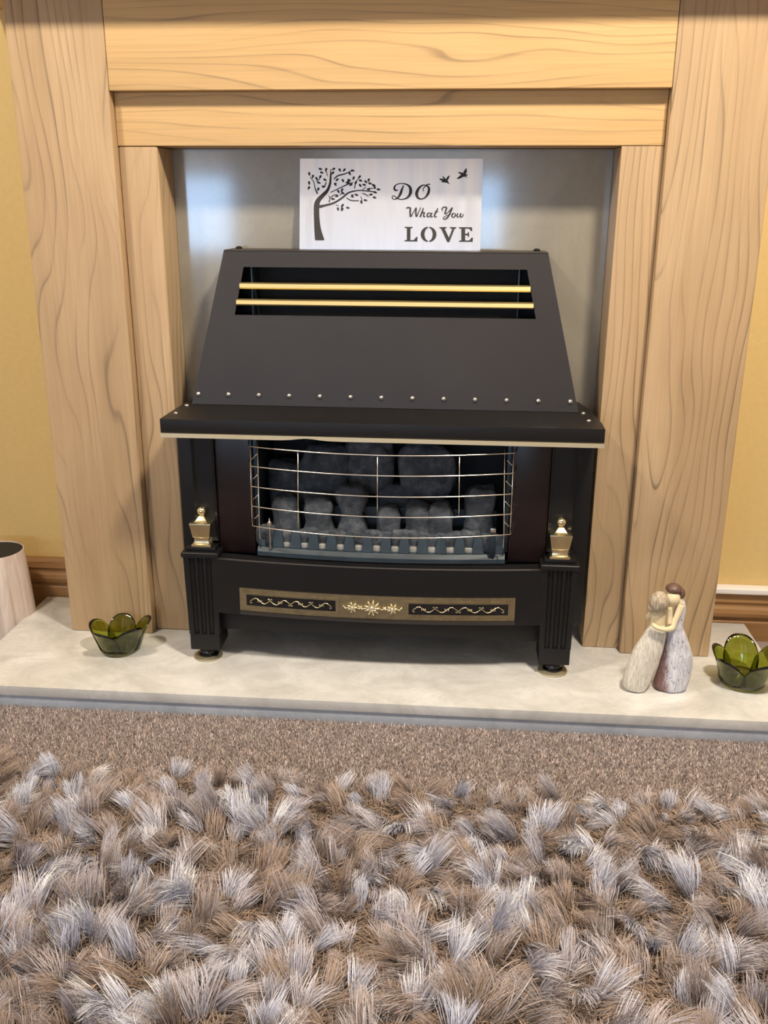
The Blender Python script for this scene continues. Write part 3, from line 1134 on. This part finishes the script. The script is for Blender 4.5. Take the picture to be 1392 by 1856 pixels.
# D
letter([[(772, 282, 4), (762, 305, 10), (752, 335, 13), (738, 358, 9), (716, 369, 5), (703, 360, 5), (708, 346, 4), (722, 352, 5), (742, 366, 6), (768, 368, 6), (795, 357, 10), (812, 332, 15),
         (812, 300, 14), (795, 280, 9), (768, 272, 5), (738, 274, 5), (718, 288, 7), (716, 306, 10), (726, 314, 8), (738, 310, 4)]])
# O
letter([[(912, 282, 5), (885, 282, 7), (862, 302, 12), (850, 332, 15), (858, 358, 12), (880, 366, 7), (902, 356, 8), (920, 330, 13), (924, 300, 12), (912, 282, 7), (916, 276, 5), (932, 276, 6)],
        [(912, 284, 4), (896, 294, 5), (888, 308, 4), (894, 318, 4)]])
# What
letter([[(787, 424, 5), (800, 419, 8), (813, 424, 9), (812, 445, 9), (815, 475, 7), (830, 450, 5), (848, 420, 6), (846, 445, 8), (850, 474, 7), (862, 448, 5), (876, 417, 4)]])
letter([[(892, 420, 5), (884, 445, 8), (872, 478, 8)], [(876, 468, 3), (888, 450, 5), (897, 450, 7), (893, 466, 7), (896, 476, 6), (906, 470, 3)]])
letter([[(936, 453, 4), (921, 453, 7), (914, 468, 7), (922, 477, 6), (938, 460, 5)], [(943, 450, 7), (936, 466, 7), (940, 477, 6), (950, 470, 3)]])
letter([[(978, 422, 5), (968, 445, 8), (958, 466, 8), (962, 477, 6), (974, 472, 3)], [(958, 444, 4), (982, 443, 4)]])
# You
letter([[(1005, 440, 4), (1003, 424, 6), (1018, 415, 7), (1030, 420, 8), (1024, 440, 8), (1020, 456, 7), (1034, 452, 5), (1050, 435, 6), (1064, 418, 6), (1052, 450, 8), (1034, 480, 8), (1018, 490, 6), (1010, 482, 4), (1028, 468, 4), (1056, 458, 3)]])
letter([[(1078, 452, 4), (1066, 456, 7), (1062, 472, 7), (1072, 478, 5), (1083, 466, 7), (1080, 454, 5)]])
letter([[(1098, 452, 6), (1092, 468, 7), (1098, 477, 5), (1108, 468, 4), (1116, 452, 6), (1112, 466, 7), (1116, 477, 6), (1126, 470, 5), (1130, 456, 4)]])
# LOVE in a heavy serif
letter([], [[(780, 538), (828, 538), (828, 544), (815, 548), (815, 620), (835, 620), (850, 600), (858, 600), (856, 629), (780, 629), (780, 623), (794, 619), (794, 548), (780, 544)]])


def ringpoly(bm, cx, cy_, ro, rh, ri, rih, a0, a1, n=14):
    outer = [(cx + ro * math.cos(a0 + (a1 - a0) * i / n), cy_ + rh * math.sin(a0 + (a1 - a0) * i / n)) for i in range(n + 1)]
    inner = [(cx + ri * math.cos(a0 + (a1 - a0) * i / n), cy_ + rih * math.sin(a0 + (a1 - a0) * i / n)) for i in range(n + 1)]
    sect_poly(bm, outer + inner[::-1])


bm = bmesh.new()
ringpoly(bm, 923, 584, 47, 48, 24, 40, -PI / 2 + 0.10, PI / 2 - 0.10)
ringpoly(bm, 923, 584, 47, 48, 24, 40, PI / 2 + 0.10, 1.5 * PI - 0.10)
sp_parts.append(finish(bm, 'letter', M['cut']))
letter([], [[(987, 538), (1030, 538), (1030, 544), (1019, 548), (1044, 604), (1063, 550), (1050, 544), (1050, 538), (1088, 538), (1088, 544), (1077, 550), (1046, 632), (1034, 632), (997, 548), (987, 544)]])
letter([], [[(1103, 538), (1181, 538), (1182, 562), (1175, 562), (1164, 547), (1140, 547), (1140, 578), (1152, 578), (1158, 568), (1163, 568), (1163, 598), (1158, 598), (1152, 588), (1140, 588),
             (1140, 620), (1164, 620), (1178, 602), (1186, 602), (1184, 629), (1103, 629), (1103, 623), (1117, 619), (1117, 548), (1103, 544)]])
adopt(sign, sp_parts)

# ------------------------------------------------------------------ green glass bowls


def glass_bowl(loc, label, rot, petals, rb=0.033, rt_=0.046, h=0.032, flare=0.013, ph=0.030, seed=0):
    root = empty('glass_bowl', loc, label, 'bowl', 'green glass petal bowls on the hearth')
    x0, y0, z0 = loc
    z0 += 0.0004
    t = 0.0028
    bm = bmesh.new()
    n = 40
    h = 0.010
    H = ph
    def rad_at(z):
        q = max(0.0, z / 0.055)
        return rb + (rt_ - rb) * (1.6 * q - 0.6 * q * q) + flare * q ** 3.0
    prof = [(0.0003, 0), (rb * 0.85, 0), (rb - 0.0008, 0.002), (rad_at(h * .6) - .0004, h * .6), (rad_at(h) - 0.0004, h), (rad_at(h) - t - .001, h + .0004), (rb - t, 0.006), (rb * 0.6, 0.0045), (0.0003, 0.004)]
    lathe(bm, x0, y0, [(r, z0 + z) for r, z in prof], n)
    cup = finish(bm, 'cup', M['glass'], smooth=True)
    cs = [cup]
    r_ = random.Random(seed)
    for k in range(petals):
        a0 = rot + 2 * PI * k / petals + r_.uniform(-.08, .08)
        half = PI / petals * 1.30
        bm = bmesh.new()
        hh = ph * r_.uniform(0.86, 1.12)
        fl = flare * r_.uniform(0.7, 1.2)
        NU, NV = 12, 7
        inn = t * 0.95 * (k % 2) + (t * .5 if (petals % 2 and k == petals - 1) else 0)
        wav = r_.uniform(-.003, .003)
        grids = []
        for lay in (0, 1):
            g = []
            for j in range(NV + 1):
                v = j / NV
                row = []
                for i in range(NU + 1):
                    u = i / NU * 2 - 1
                    edge = (1 - abs(u) ** 2.4)
                    top = hh * (0.50 + 0.50 * edge)
                    hz = h * 0.7 + v * (top - h * 0.7)
                    rad = rad_at(hz) * (1 + 0.02 * math.cos(u * PI)) - inn + 0.0006 + wav * (hz / 0.055) ** 2 * math.cos(u * 2.2 + k)
                    if lay:
                        rad -= t * 0.85
                    a = a0 + u * half * (1 - 0.12 * v)
                    row.append(bm.verts.new((x0 + rad * math.cos(a), y0 + rad * math.sin(a), z0 + hz)))
                g.append(row)
            grids.append(g)
        A, B = grids
        for j in range(NV):
            for i in range(NU):
                bm.faces.new((A[j][i], A[j][i + 1], A[j + 1][i + 1], A[j + 1][i]))
                bm.faces.new((B[j][i], B[j + 1][i], B[j + 1][i + 1], B[j][i + 1]))
        for i in range(NU):
            bm.faces.new((A[0][i], B[0][i], B[0][i + 1], A[0][i + 1]))
            bm.faces.new((A[NV][i], A[NV][i + 1], B[NV][i + 1], B[NV][i]))
        for j in range(NV):
            bm.faces.new((A[j][0], A[j + 1][0], B[j + 1][0], B[j][0]))
            bm.faces.new((A[j][NU], B[j][NU], B[j + 1][NU], A[j + 1][NU]))
        cs.append(finish(bm, 'petal', M['glass'], smooth=True))
    adopt(root, cs)
    return root


glass_bowl((-0.4545, -0.240, 0.0), 'small green glass petal bowl standing before the left surround leg', 0.5, 5, 0.033, 0.046, 0.026, 0.009, 0.055, 3)
glass_bowl((0.6150, -0.262, 0.0), 'green glass petal bowl at the right end, cut by the picture edge', -1.15, 5, 0.036, 0.047, 0.034, 0.008, 0.060, 5)

# ------------------------------------------------------------------ figurine of two women embracing
fig = empty('figurine', (0.4670, -0.297, 0.0), 'small figurine of two embracing women in cream and speckled blue dresses', 'figurine')


def FX(cx):
    return 0.4085 + cx * 0.0001085


def FZ(cy_):
    return max(0.0004, 0.2010 - cy_ * 0.0001175)


fg = []


def dress(name, rows, yc, mat, depth=0.8, lab=None):
    bm = bmesh.new()
    P = smooth_path(rows, 4)
    rings = []
    for (cyy, xl, xr, yo) in P:
        x0, x1 = FX(xl), FX(xr)
        c, r = (x0 + x1) / 2, (x1 - x0) / 2
        z = 0.2010 - cyy * 0.0001175
        rings.append(ellring(c, yc + yo, max(z, 0.0004), r, r * depth, 24,
                             wob=lambda a, zz: 0.025 * math.sin(a * 7 + zz * 60) * max(0, 1 - zz * 9)))
    loft(bm, rings)
    o = finish(bm, name, mat, smooth=True)
    if lab:
        o['label'] = lab
    return o


yL, yR = -0.303, -0.293
fg.append(dress('dress', [(1708, 150, 385, 0), (1670, 70, 405, 0), (1600, 45, 435, 0), (1500, 42, 470, 0), (1300, 85, 525, 0), (1100, 145, 575, 0),
                          (900, 250, 600, 0), (780, 310, 605, 0), (720, 345, 590, 0), (690, 352, 580, 0)], yL, M['dressL'], 0.72, 'long cream dress of the left woman'))
fg.append(dress('dress', [(1708, 580, 975, 0), (1650, 520, 1020, 0), (1500, 540, 1050, 0), (1300, 575, 1055, 0), (1150, 595, 1035, 0), (1000, 612, 975, 0),
                          (880, 625, 920, 0), (780, 640, 868, 0), (700, 660, 855, 0), (600, 690, 868, 0), (500, 705, 872, 0), (420, 720, 858, 0), (370, 735, 830, 0), (340, 755, 805, 0)],
                yR, M['dressR'], 0.70, 'blue white speckled dress of the right woman'))


def blob(name, cx, cyy, y, rx, ry, rz, mat, tilt=0.0, amp=0.0):
    bm = bmesh.new()
    bmesh.ops.create_uvsphere(bm, u_segments=24, v_segments=14, radius=1)
    for v in bm.verts:
        p = v.co.copy()
        k = 1 + amp * math.sin(p.z * 9 + p.x * 4)
        q = Vector((p.x * rx * k, p.y * ry * k, p.z * rz))
        q.rotate(Matrix.Rotation(tilt, 3, 'Y'))
        v.co = (FX(cx) + q.x, y + q.y, 0.2010 - cyy * 0.0001175 + q.z)
    return finish(bm, name, mat, smooth=True)


def limb(name, pts, rad, mat, n=12):
    bm = bmesh.new()
    P = smooth_path([(FX(a), y, 0.2010 - b_ * 0.0001175, r) for (a, b_, y), r in zip(pts, rad)], 5)
    tube(bm, [tuple(p[:3]) for p in P], 0.004, n, radii=[p[3] for p in P])
    return finish(bm, name, mat, smooth=True)


# left woman: bare back, neck, head seen from behind with rolled hair
fg.append(dress('torso', [(730, 352, 582, 0), (640, 355, 575, 0), (560, 350, 570, 0), (500, 362, 552, 0), (455, 395, 520, 0), (420, 415, 500, 0)], yL, M['cream'], 0.62))
hL = blob('head', 452, 365, yL - .001, 0.0140, 0.0145, 0.0150, M['cream'])
hh1 = blob('hair', 442, 352, yL - .0035, 0.0153, 0.0150, 0.0178, M['hairL'], 0.1, 0.03)
hh2 = blob('hair_bun', 345, 440, yL - .004, 0.0065, 0.0075, 0.0068, M['hairL'])
hh1.parent = hL
hh2.parent = hL
fg.append(hL)
fg.append(limb('left_arm', [(360, 545, yL), (325, 590, yL + .004), (350, 650, yL + .008)], [0.0048, 0.0040, 0.0036], M['cream']))
# right woman: head bowed forward, hair swept to the back, arm round the other's waist
hR = blob('head', 650, 322, yR - .005, 0.0118, 0.0125, 0.0128, M['cream'], 0.25)
h2 = blob('hair', 662, 196, yR - .001, 0.0128, 0.0130, 0.0088, M['hairR'], 0.05, 0.03)
h3 = blob('hair_knot', 775, 275, yR + .004, 0.0075, 0.0090, 0.0095, M['hairR'])
h2.parent = hR
h3.parent = hR
fg.append(hR)
fg.append(limb('neck', [(690, 350, yR - .002), (740, 380, yR), (780, 430, yR)], [0.0065, 0.0070, 0.0065], M['cream']))
fg.append(limb('arm', [(775, 395, yR - .010), (735, 500, yR - .014), (690, 600, yR - .018), (650, 690, yR - .022), (560, 695, yL - .018), (450, 680, yL - .019), (385, 655, yL - .016), (362, 640, yL - .012)],
               [0.0058, 0.0055, 0.0050, 0.0052, 0.0042, 0.0038, 0.0040, 0.0022], M['cream']))
fg.append(limb('inner_arm', [(600, 420, yL - .004), (612, 520, yL - .006), (618, 650, yL - .010)], [0.0040, 0.0042, 0.0040], M['cream']))
fg.append(limb('sash', [(590, 735, yL - .014), (620, 775, yR - .012), (650, 745, yR - .014)], [0.0028, 0.0042, 0.0030], M['dressR']))
adopt(fig, fg)

# ------------------------------------------------------------------ whitewashed wooden vessel on the floor, far left
bx, by = -0.7370, -0.1050
bm = bmesh.new()
RB = 0.0605
prof_o = [(RB, FL + .0004), (RB + .0012, FL + .004), (RB - 0.001, FL + 0.03), (0.0555, 0.070), (0.0512, 0.1270), (0.0508, 0.1285), (0.0496, 0.1285), (0.0494, 0.1240), (0.048, 0.09), (0.052, FL + .03), (0.0004, FL + 0.028)]
lathe(bm, bx, by, prof_o, 40)
pot = finish(bm, 'vessel', M['bin'], angle=50)
bm = bmesh.new()
lathe(bm, bx, by, [(0.0490, 0.119), (0.0490, 0.1268), (0.046, 0.1272), (0.0004, 0.1272)], 32)  # dark disc stands in for the shade inside the open pot
inner = finish(bm, 'opening_shade', M['dark'])
inner['label'] = 'dark disc for the shaded open inside'
pr = empty('wooden_pot', (bx, by, FL), 'tapered whitewashed wooden pot left of the hearth, its shaded opening a dark disc', 'pot')
adopt(pr, [pot, inner])


# ------------------------------------------------------------------ carpet pile and shaggy rug
def fibre_mesh(name, P, W, colr, mat, parent=None):
    """P: (n, s, 3) centre lines, W: (n, s, 3) half-width vectors, colr: (n, s, 3)"""
    n, s, _ = P.shape
    V = np.empty((n, s, 2, 3), np.float32)
    V[:, :, 0] = P - W
    V[:, :, 1] = P + W
    nv = n * s * 2
    idx = np.arange(nv).reshape(n, s, 2)
    q = np.stack([idx[:, :-1, 0], idx[:, :-1, 1], idx[:, 1:, 1], idx[:, 1:, 0]], -1).reshape(-1, 4)
    me = bpy.data.meshes.new(name)
    me.vertices.add(nv)
    me.vertices.foreach_set('co', V.reshape(-1))
    me.loops.add(len(q) * 4)
    me.loops.foreach_set('vertex_index', q.reshape(-1).astype(np.int32))
    me.polygons.add(len(q))
    me.polygons.foreach_set('loop_start', (np.arange(len(q)) * 4).astype(np.int32))
    me.update(calc_edges=True)
    at = me.color_attributes.new('tint', 'FLOAT_COLOR', 'POINT')
    c4 = np.ones((n, s, 2, 4), np.float32)
    c4[..., :3] = colr[:, :, None, :]
    at.data.foreach_set('color', c4.reshape(-1))
    me.polygons.foreach_set('use_smooth', [True] * len(q))
    return new_obj(name, me, mat, parent)


R = np.random.RandomState(11)
M['carpet_fibre'] = fibre_mat('carpet_fibre', 'tint', 0.9, 0.15)
M['rug_fibre'] = fibre_mat('rug_fibre', 'tint', 0.55, 0.45)

n = 110000
x = R.uniform(-0.75, 0.85, n)
y = R.uniform(-0.66, -0.3835, n)
ang = R.uniform(0, 2 * PI, n)
ln = R.uniform(0.0035, 0.006, n)
P0 = np.stack([x, y, np.full(n, FL)], -1)
lean = np.stack([np.cos(ang) * 0.45, np.sin(ang) * 0.45, np.ones(n)], -1) * ln[:, None]
P = np.stack([P0, P0 + lean], 1)
a2 = R.uniform(0, PI, n)
wv = np.stack([np.cos(a2), np.sin(a2) * 0.4, np.zeros(n)], -1) * 0.0007
W = np.stack([wv, wv * 0.7], 1)
base = np.array([0.57, 0.485, 0.46])
tone = np.where(R.rand(n) < 0.22, R.uniform(1.2, 1.9, n), R.uniform(0.45, 1.1, n))
c = base[None] * tone[:, None]
colr = np.stack([c * 0.8, c], 1)
cpile = fibre_mesh('carpet_pile', P, W, colr, M['carpet_fibre'], floor)
cpile['kind'] = 'stuff'

# rug: every tuft is a fan of fine strands
sp_ = 0.0275
tufts = []
iy = 0
yy = -1.42
while yy < -0.566:
    xx = -0.86 + (sp_ / 2 if iy % 2 else 0)
    while xx < 0.92:
        tufts.append((xx + R.uniform(-.012, .012), yy + R.uniform(-.011, .011)))
        xx += sp_
    yy += sp_ * 0.90
    iy += 1
tufts = np.array(tufts)
K = 175
SEG = 4
nt_ = len(tufts)
# only tufts the camera could nearly see are built dense
dense = (tufts[:, 1] > -1.10) & (np.abs(tufts[:, 0] - 0.03) < 0.70)
tufts = np.concatenate([tufts[dense], tufts[~dense][::3]])
nt_ = len(tufts)
f1 = np.array([mnoise.noise(Vector((a * 7, b_ * 7, 0))) for a, b_ in tufts])
f2 = np.array([mnoise.noise(Vector((a * 6 + 9, b_ * 6, 4))) for a, b_ in tufts])
tang = PI / 2 + f1 * 4.0 + R.normal(0, 1.25, nt_)
tlean = np.clip(1.05 + f2 * 0.8 + R.normal(0, 0.34, nt_), 0.1, 1.5)
tlen = R.uniform(0.030, 0.066, nt_)
tlen *= np.where(tufts[:, 1] > -0.64, 0.75, 1.0)
spread = R.uniform(0.14, 0.42, nt_)
tuft_sheen = np.clip(0.36 + 0.5 * R.normal(0, 1, nt_), 0, 1)
WN = 6
wfan = R.normal(0, 1, (nt_, WN))
wlen = R.uniform(0.7, 1.1, (nt_, WN))
wlean = R.normal(0, 0.22, (nt_, WN))
wtone = R.uniform(0.78, 1.2, (nt_, WN))
T_ = np.repeat(np.arange(nt_), K)
n = len(T_)
ca, sa = np.cos(tang[T_]), np.sin(tang[T_])
# fan coordinate across the lean direction
WI = R.randint(0, WN, n)
fan0 = wfan[T_, WI] * spread[T_] * 1.15
dev = R.normal(0, 0.20, n)
fwdn = wlean[T_, WI] + R.normal(0, 0.07, n)
lean = tlean[T_] + fwdn
L = tlen[T_] * wlen[T_, WI] * R.uniform(0.8, 1.05, n)
root = np.stack([tufts[T_, 0] + R.normal(0, 0.0035, n), tufts[T_, 1] + R.normal(0, 0.0035, n), np.full(n, FL + 0.004)], -1)
P = np.empty((n, SEG + 1, 3))
P[:, 0] = root
cur = root.copy()
curl = R.uniform(0.2, 0.9, n)
side = R.normal(0, 0.10, n)
for k in range(SEG):
    t = (k + 0.5) / SEG
    th = np.clip(lean * (0.45 + 0.65 * t) + curl * t * t * 0.5, 0, 1.75)
    fa = fan0 * (0.7 + 0.5 * t) + dev * (1.5 - 2.3 * t) + side * t * t
    dx = np.sin(th) * ca - fa * sa
    dy = np.sin(th) * sa + fa * ca
    dz = np.cos(th)
    d = np.stack([dx, dy, dz], -1)
    d /= np.linalg.norm(d, axis=1)[:, None]
    cur = cur + d * (L / SEG)[:, None]
    cur[:, 2] = np.maximum(cur[:, 2], FL + 0.005)
    P[:, k + 1] = cur
wa = R.uniform(0, PI, n)
wv = np.stack([np.cos(wa), np.sin(wa) * 0.6, 0.25 * np.sin(wa * 3)], -1)
wd = np.where(R.rand(n) < 0.10, 0.0008, 0.00034)
W = np.stack([wv * (wd * f)[:, None] for f in (1.0, 1.05, 1.0, 0.85, 0.35)], 1)
brown = np.array([0.30, 0.215, 0.165])
grey = np.array([0.60, 0.62, 0.75])  # bluish daylight sheen of the tufts, painted into the strand colour
pp = np.clip(tuft_sheen[T_] + R.normal(0, 0.18, n), 0, 1)[:, None]
c = brown * (1 - pp) + grey * pp
c *= (R.uniform(0.85, 1.15, n) * wtone[T_, WI])[:, None]
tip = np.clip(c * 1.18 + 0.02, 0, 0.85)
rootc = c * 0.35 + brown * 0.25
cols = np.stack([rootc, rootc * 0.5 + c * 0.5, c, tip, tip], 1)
rug = empty('shaggy_rug', (0, -0.95, FL), 'thick shaggy brown rug, bluish sheen coloured into its tufts, in front of the hearth', 'rug')
back = boxo('backing', -0.87, 0.93, -1.43, -0.578, FL + 0.0003, FL + 0.0055, plain('rug_backing', (0.17, 0.125, 0.095), 0.95, nz=0.2, nscale=200))
pile = fibre_mesh('pile', P, W, cols, M['rug_fibre'])
pile['kind'] = 'stuff'
# short fuzzy under-pile between the tufts
n = 100000
x = R.uniform(-0.70, 0.76, n)
y = R.uniform(-1.12, -0.575, n)
P0 = np.stack([x, y, np.full(n, FL + 0.005)], -1)
ga = np.repeat(R.uniform(0, 2 * PI, n // 25), 25)
gx = np.repeat(R.uniform(-0.70, 0.76, n // 25), 25) + R.normal(0, .006, n)
gy = np.repeat(R.uniform(-1.12, -0.575, n // 25), 25) + R.normal(0, .006, n)
P0[:, 0], P0[:, 1] = gx, np.minimum(gy, -0.58)
ga = ga + R.normal(0, 0.35, n)
ln = R.uniform(0.010, 0.024, n)
d = np.stack([np.cos(ga), np.sin(ga), R.uniform(0.15, 0.8, n)], -1)
P = np.stack([P0, P0 + d * (ln * .55)[:, None], P0 + d * ln[:, None] * np.array([1, 1, 0.75])], 1)
wv = np.stack([-np.sin(ga), np.cos(ga), R.normal(0, .4, n)], -1) * 0.00055
W = np.stack([wv, wv, wv * 0.4], 1)
c = np.array([0.27, 0.195, 0.15])[None] * np.repeat(R.uniform(0.6, 1.35, n // 25), 25)[:, None] * R.uniform(0.8, 1.2, n)[:, None]
under = fibre_mesh('under_pile', P, W, np.stack([c * .7, c, c * 1.1], 1), M['rug_fibre'])
under['kind'] = 'stuff'
adopt(rug, [back, pile, under])
